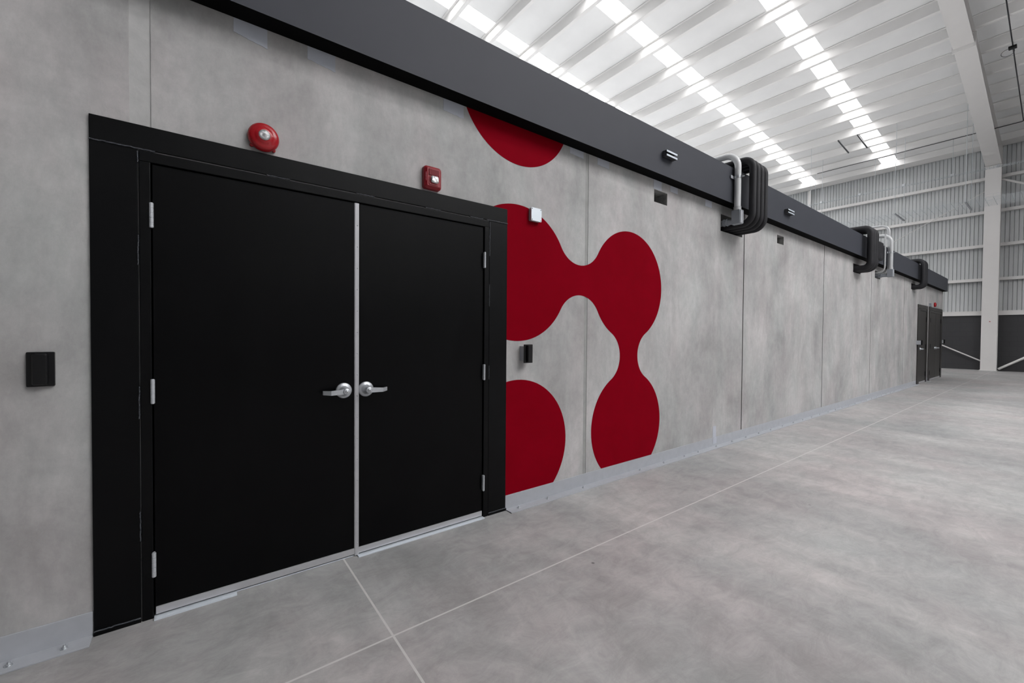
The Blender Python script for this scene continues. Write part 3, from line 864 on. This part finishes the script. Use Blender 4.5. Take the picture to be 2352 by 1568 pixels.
# ------------------------------------------------------------------ fire bells
def fire_bell(x, z, label):
    t = thing('fire_bell', label, 'fire alarm', (x, 0, z), 'round red fire bells')
    b = MB()
    R = 0.0725
    prof = [(R * .93, 0.001), (R * .96, 0.014), (R, 0.018), (R, 0.024), (R * .985, 0.030), (R * .94, 0.037), (R * .86, 0.043), (R * .74, 0.0475), (R * .62, 0.0495), (R * .56, 0.0525), (R * .46, 0.0565), (R * .38, 0.058)]
    b.lathe(prof, (x, 0, z), 56); part('gong', b, 'firered', t)
    b = MB(); b.lathe([(R * .90, 0.0005), (R * .93, 0.016)], (x, 0, z), 40)
    part('back_box', b, 'firered', t)
    for ang in (222, 312):
        ca, sa = math.cos(math.radians(ang)), math.sin(math.radians(ang))
        b = MB(); b.lathe([(0.010, 0.0005), (0.010, 0.014), (0.008, 0.017)], (x + 0.070 * ca, 0, z + 0.070 * sa), 14)
        part('mounting_lug', b, 'firered', t)
    b = MB(); b.lathe([(R * .38, 0.0575), (R * .37, 0.061), (R * .30, 0.0635), (R * .12, 0.065)], (x, 0, z), 32); part('strobe_lens', b, 'glass', t)
    b = MB(); b.lathe([(R * .34, 0.0582), (R * .22, 0.0588), (R * .10, 0.0595), (R * .07, 0.0625)], (x, 0, z), 24); part('reflector', b, 'lens', t)
    return t
fire_bell(0.286, 2.380, 'round red fire bell above the left leaf of the black doors')
fire_bell(18.95, 2.40, 'round red fire bell above the far double door')

# ------------------------------------------------------------------ horn strobe
sx, sz = 1.258, 2.388
t = thing('horn_strobe', 'red rectangular horn strobe with clear lens above the black doors', 'fire alarm', (sx, 0, sz))
b = MB()
b.rbox(sx - 0.062, sx + 0.062, -0.001, -0.024, sz - 0.074, sz + 0.074, 0.016, n=5)
b.rbox(sx - 0.062, sx + 0.062, -0.024, -0.046, sz - 0.074, sz + 0.074, 0.020, n=5, cham=0.016)
part('housing', b, 'strobered', t)
b = MB()
b.box(sx - 0.034, sx + 0.038, -0.052, -0.045, sz + 0.012, sz + 0.050)
for k in range(10):
    b.box(sx - 0.030, sx + 0.034, -0.0535, -0.0515, sz + 0.016 + k * 0.0033, sz + 0.0175 + k * 0.0033)
part('horn_grille', b, 'strobered', t)
b = MB(); b.rbox(sx - 0.034, sx + 0.036, -0.045, -0.050, sz - 0.052, sz + 0.006, 0.010); part('lens_frame', b, 'strobered', t)
b = MB(); b.rbox(sx - 0.026, sx + 0.030, -0.049, -0.066, sz - 0.040, sz + 0.006, 0.013, cham=0.007); part('lens', b, 'lens', t)
# raised lettering FUEGO between two arrow heads, reading upward on the left bevel
def letters(word, x, z0, h, root, y):
    b = MB()
    glyph = {'F': [(0, 0, .22, 1), (0, .8, .8, 1), (0, .42, .65, .6)], 'U': [(0, 0, .22, 1), (.58, 0, .8, 1), (0, 0, .8, .2)],
             'E': [(0, 0, .22, 1), (0, .8, .8, 1), (0, .4, .65, .6), (0, 0, .8, .2)], 'G': [(0, 0, .22, 1), (0, .8, .8, 1), (0, 0, .8, .2), (.58, 0, .8, .5), (.4, .38, .8, .55)],
             'O': [(0, 0, .22, 1), (.58, 0, .8, 1), (0, .8, .8, 1), (0, 0, .8, .2)]}
    z = z0
    for ch in word:
        for (u0, v0, u1, v1) in glyph[ch]:
            b.box(x + h / 2 - v1 * h, x + h / 2 - v0 * h, y - 0.0006, y + 0.0006, z + u0 * h, z + u1 * h)
        z += 0.95 * h
    for zz, s in ((z0 - 0.25 * h, -1), (z + 0.05 * h, 1)):
        b.add([(x - h / 2, y - .0006, zz), (x + h / 2, y - .0006, zz), (x, y - .0006, zz + s * 0.7 * h)], [(0, 1, 2)])
    o = part('lettering', b, 'stroke', root)
    return o
lt = letters('FUEGO', sx - 0.050, sz - 0.022, 0.0095, t, -0.0465)
lt.data.transform(Matrix.Translation((sx - 0.046, -0.046, 0)) @ Matrix.Rotation(math.radians(45), 4, 'Z') @ Matrix.Translation((-(sx - 0.046), 0.046, 0)))
lt.data.transform(Matrix.Translation((-0.0054, 0.0059, 0)))

# ------------------------------------------------------------------ metal junction box on the mural
t = thing('junction_box', 'square metal junction box on the upper edge of the red blob', 'junction box', (2.158, 0, 2.304))
b = MB(); b.rbox(2.107, 2.211, -0.0018, -0.030, 2.255, 2.355, 0.008); part('box_body', b, 'galv', t)
b = MB(); b.rbox(2.105, 2.213, -0.030, -0.036, 2.252, 2.357, 0.008, cham=0.002); part('lid', b, 'boxlid', t)
for xx in (2.115, 2.203):
    for zz in (2.262, 2.347):
        b = MB(); b.lathe([(0.0035, 0), (0.003, 0.002)], (xx, -0.036, zz), 10); part('screw', b, 'gap', t)

# ------------------------------------------------------------------ card readers
def reader(x, z, ybox, label, boxed=True):
    t = thing('card_reader', label, 'card reader', (x, 0, z), 'black card readers')
    w, h = 0.081, 0.144
    if boxed:
        b = MB(); b.box(x - w / 2 + 0.002, x + w / 2 - 0.006, ybox, -0.0005, z - 0.056, z + 0.058); part('back_box', b, 'galv', t)
    b = MB(); b.rbox(x - w / 2, x + w / 2, ybox, ybox - 0.012, z - h / 2, z + h / 2, 0.004); part('cover_plate', b, 'blackpl', t)
    b = MB(); b.rbox(x - 0.0225, x + 0.0225, ybox - 0.012, ybox - 0.034, z - 0.066, z + 0.066, 0.009, cham=0.005, n=5); part('reader_body', b, 'blackpl', t)
reader(2.066, 1.204, -0.052, 'black card reader on grey box right of the black doors')
reader(-0.521, 1.194, -0.001, 'black card reader flat on concrete left of the black doors', False)
reader(16.44, 1.20, -0.10, 'black card reader left of the far single door')
reader(20.43, 1.21, -0.052, 'black card reader at the far corner of the concrete wall')

# ------------------------------------------------------------------ base angle with anchor bolts
def base_angle(x0, x1, bolts, label):
    t = thing('base_angle', label, 'base angle', ((x0 + x1) / 2, 0, 0))
    b = MB()
    b.box(x0, x1, -0.0075, -0.0005, 0.0, 0.110); b.box(x0, x1, -0.0885, -0.0075, 0.0, 0.0075)
    bevel(part('angle', b, 'galv', t), 0.0015)
    for bx in bolts:
        b = MB()
        b.cyl((bx, -0.050, 0.0075), (bx, -0.050, 0.010), 0.013, n=14); b.cyl((bx, -0.050, 0.010), (bx, -0.050, 0.018), 0.0095, n=6); b.cyl((bx, -0.050, 0.018), (bx, -0.050, 0.027), 0.0048, n=8)
        part('anchor_bolt', b, 'zinc', t)
xsb = [1.99, 2.29, 2.71, 3.53, 3.93, 4.33, 4.62, 5.03]
while xsb[-1] < 16.2: xsb.append(xsb[-1] + 0.405 + random.uniform(-.03, .03))
base_angle(1.892, 16.46, xsb[:-1], 'long galvanized base angle bolted along foot of the wall right of the doors')
base_angle(-4.0, -0.374, [-0.455 - 0.155, -0.455, -1.05, -1.5, -1.95, -2.4, -2.85], 'galvanized base angle at the foot of the wall left of the doors')
base_angle(17.90, 18.08, [], 'short base angle between the two far doors')
b = MB(); b.box(5.035, 5.115, -0.0018, -0.0004, 0.11, 0.245); b.box(5.035, 5.115, -0.0090, -0.0076, 0.03, 0.11)
tag(b.build('tape_strip', 'patch'), 'small grey tape strip stuck above the base angle', 'tape')

# ------------------------------------------------------------------ mortar patches under the beam
def patch(x0, x1, z0, label, skew=0.0):
    z1 = ZB0 - 0.0015; n = 14; top = [(x0, z1), (x1, z1)]
    bot = [(x1 - (x1 - x0) * k / n, z0 + skew * (k / n) + random.uniform(-.003, .001)) for k in range(n + 1)]
    pts = top + bot
    b = MB(); m = len(pts)
    vs = [(x, -0.0004, z) for x, z in pts] + [(x, -0.0022, z) for x, z in pts]
    b.add(vs, [tuple(range(m)), tuple(range(m, 2 * m))[::-1]] + [(k, (k + 1) % m, m + (k + 1) % m, m + k) for k in range(m)])
    tag(b.build('mortar_patch', 'patch'), label, 'patch', 'mortar patches under the cap beam')
patch(0.157, 0.307, 2.860, 'blue grey mortar patch under beam above the fire bell, leftmost', 0.028)
patch(0.502, 0.650, 2.868, 'blue grey mortar patch under beam, second from the left', 0.020)
patch(1.350, 1.508, 2.868, 'blue grey mortar patch under beam left of the red half disc', 0.012)
patch(2.556, 2.722, 2.900, 'small grey mortar patch under beam just right of the red half disc', 0.01)
patch(2.905, 3.062, 2.890, 'small grey mortar patch under beam right of the panel joint', 0.008)
patch(3.76, 3.90, 2.866, 'small grey mortar patch above the first square wall pocket', 0.0)
patch(4.06, 4.20, 2.895, 'small grey mortar patch right of the first square wall pocket', 0.0)
patch(4.78, 4.93, 2.880, 'small grey mortar patch left of the silver conduit', 0.0)

# ------------------------------------------------------------------ pipes over the beam
def black_pipe(x, z0, z1, y, r, label, group, yback=1.2):
    b = MB()
    b.tube([(x, 0.19, z0), (x, y, z0), (x, y, z1), (x, yback, z1 + 0.02)], r, 0.115, 16)
    tag(b.build('insulated_pipe', 'rubber'), label, 'pipe', group)
for k, nm in enumerate(('nearest', 'second', 'third', 'farthest')):
    black_pipe(5.305 + 0.105 * k, 2.712 - 0.006 * k, 3.475 - 0.004 * k, -0.30, 0.039, 'black insulated pipe looping over cap beam beside the big silver conduit, %s of four' % nm,
               'insulated pipes of the first group')
for k, nm in enumerate(('nearest', 'middle', 'farthest')):
    black_pipe(10.55 + 0.15 * k, 2.715, 3.49, -0.245, 0.058, 'black insulated pipe in the second loop group along the beam, %s of three' % nm, 'insulated pipes of the second group')
for k, nm in enumerate(('nearest', 'middle', 'farthest')):
    black_pipe(15.72 + 0.15 * k, 2.735, 3.44, -0.215, 0.052, 'black insulated pipe in the farthest loop group along the beam, %s of three' % nm, 'insulated pipes of the third group')

def big_conduit(x, z0, ztop, y, r, bx, label, group, pm='conduit', yback=0.9):
    t = thing('silver_conduit', label, 'conduit', (x, y, z0), group)
    b = MB(); b.tube([(x, y, z0 + 0.10), (x, y, ztop), (x, yback, ztop + 0.03)], r, 0.155, 18); part('bent_pipe', b, pm, t)
    b = MB(); b.cyl((x, 0.18, z0), (x, y + 0.02, z0), r * 0.95, n=16)
    for yy in (-0.01, -0.05): b.cyl((x, yy, z0), (x, yy - 0.018, z0), r * 1.2, n=12)
    part('wall_stub', b, 'fitting', t)
    b = MB(); b.rbox(x - r * 1.12, x + r * 1.12, y + 0.05, y - 0.05, z0 - 0.045, z0 + 0.125, 0.012, cham=0.008); part('elbow_body', b, 'fitting', t)
    b = MB(); b.rbox(x - r * 1.0, x + r * 1.0, y - 0.050, y - 0.056, z0 - 0.04, z0 + 0.118, 0.01)
    for zz in (z0 - 0.03, z0 + 0.108): b.cyl((x, y - 0.056, zz), (x, y - 0.061, zz), 0.006, n=8)
    part('cover_plate', b, 'galv', t)
    b = MB(); b.cyl((x, y, z0 + 0.125), (x, y, z0 + 0.165), r * 1.14, n=16); part('coupling', b, 'conduit', t)
    zc = bx
    b = MB(); b.box(x - 0.09, x + 0.09, y + r + 0.001, y + r + 0.005, zc - 0.018, zc + 0.018); part('strut_bar', b, 'galv', t)
    b = MB(); b.cyl((x, y, zc - 0.016), (x, y, zc + 0.016), r * 1.10, n=18); b.cyl((x + r * .4, y - r * 1.0, zc), (x + r * .4, y - r * 1.9, zc), 0.006, n=8); b.box(x - 0.008, x + 0.008, y - r * 1.6, y - r * .9, zc - 0.012, zc + 0.012)
    part('strap_clamp', b, 'zinc', t)
    return t
big_conduit(5.205, 2.742, 3.545, -0.172, 0.0365, 3.262, 'large silver conduit bent over the cap beam in front of black pipes', 'silver conduits over the beam', 'palepipe')
big_conduit(12.25, 2.725, 3.60, -0.215, 0.040, 3.22, 'grey silver conduit with elbow box beside the second pipe group', 'silver conduits over the beam')
b = MB()
b.tube([(12.40, 0.15, 2.78), (12.40, -0.150, 2.78), (12.40, -0.150, 3.86), (12.40, 0.9, 3.87)], 0.026, 0.15, 12)
tag(b.build('silver_conduit', 'conduit'), 'slim silver conduit standing taller behind the elbow box conduit', 'conduit', 'silver conduits over the beam')
b = MB(); b.tube([(12.12, 0.10, 2.78), (12.12, -0.143, 2.78), (12.12, -0.143, 3.62)], 0.016, 0.13, 10)
tag(b.build('silver_conduit', 'conduit'), 'thinnest silver conduit rising from the third wall opening', 'conduit', 'silver conduits over the beam')
b = MB(); b.box(11.45, 11.75, -0.20, BY - 0.001, 2.98, 3.37)
bevel(tag(b.build('equipment_cover', 'rubber'), 'dark rounded cover fixed to the beam between pipes and silver conduits', 'cover'), 0.06, 5)
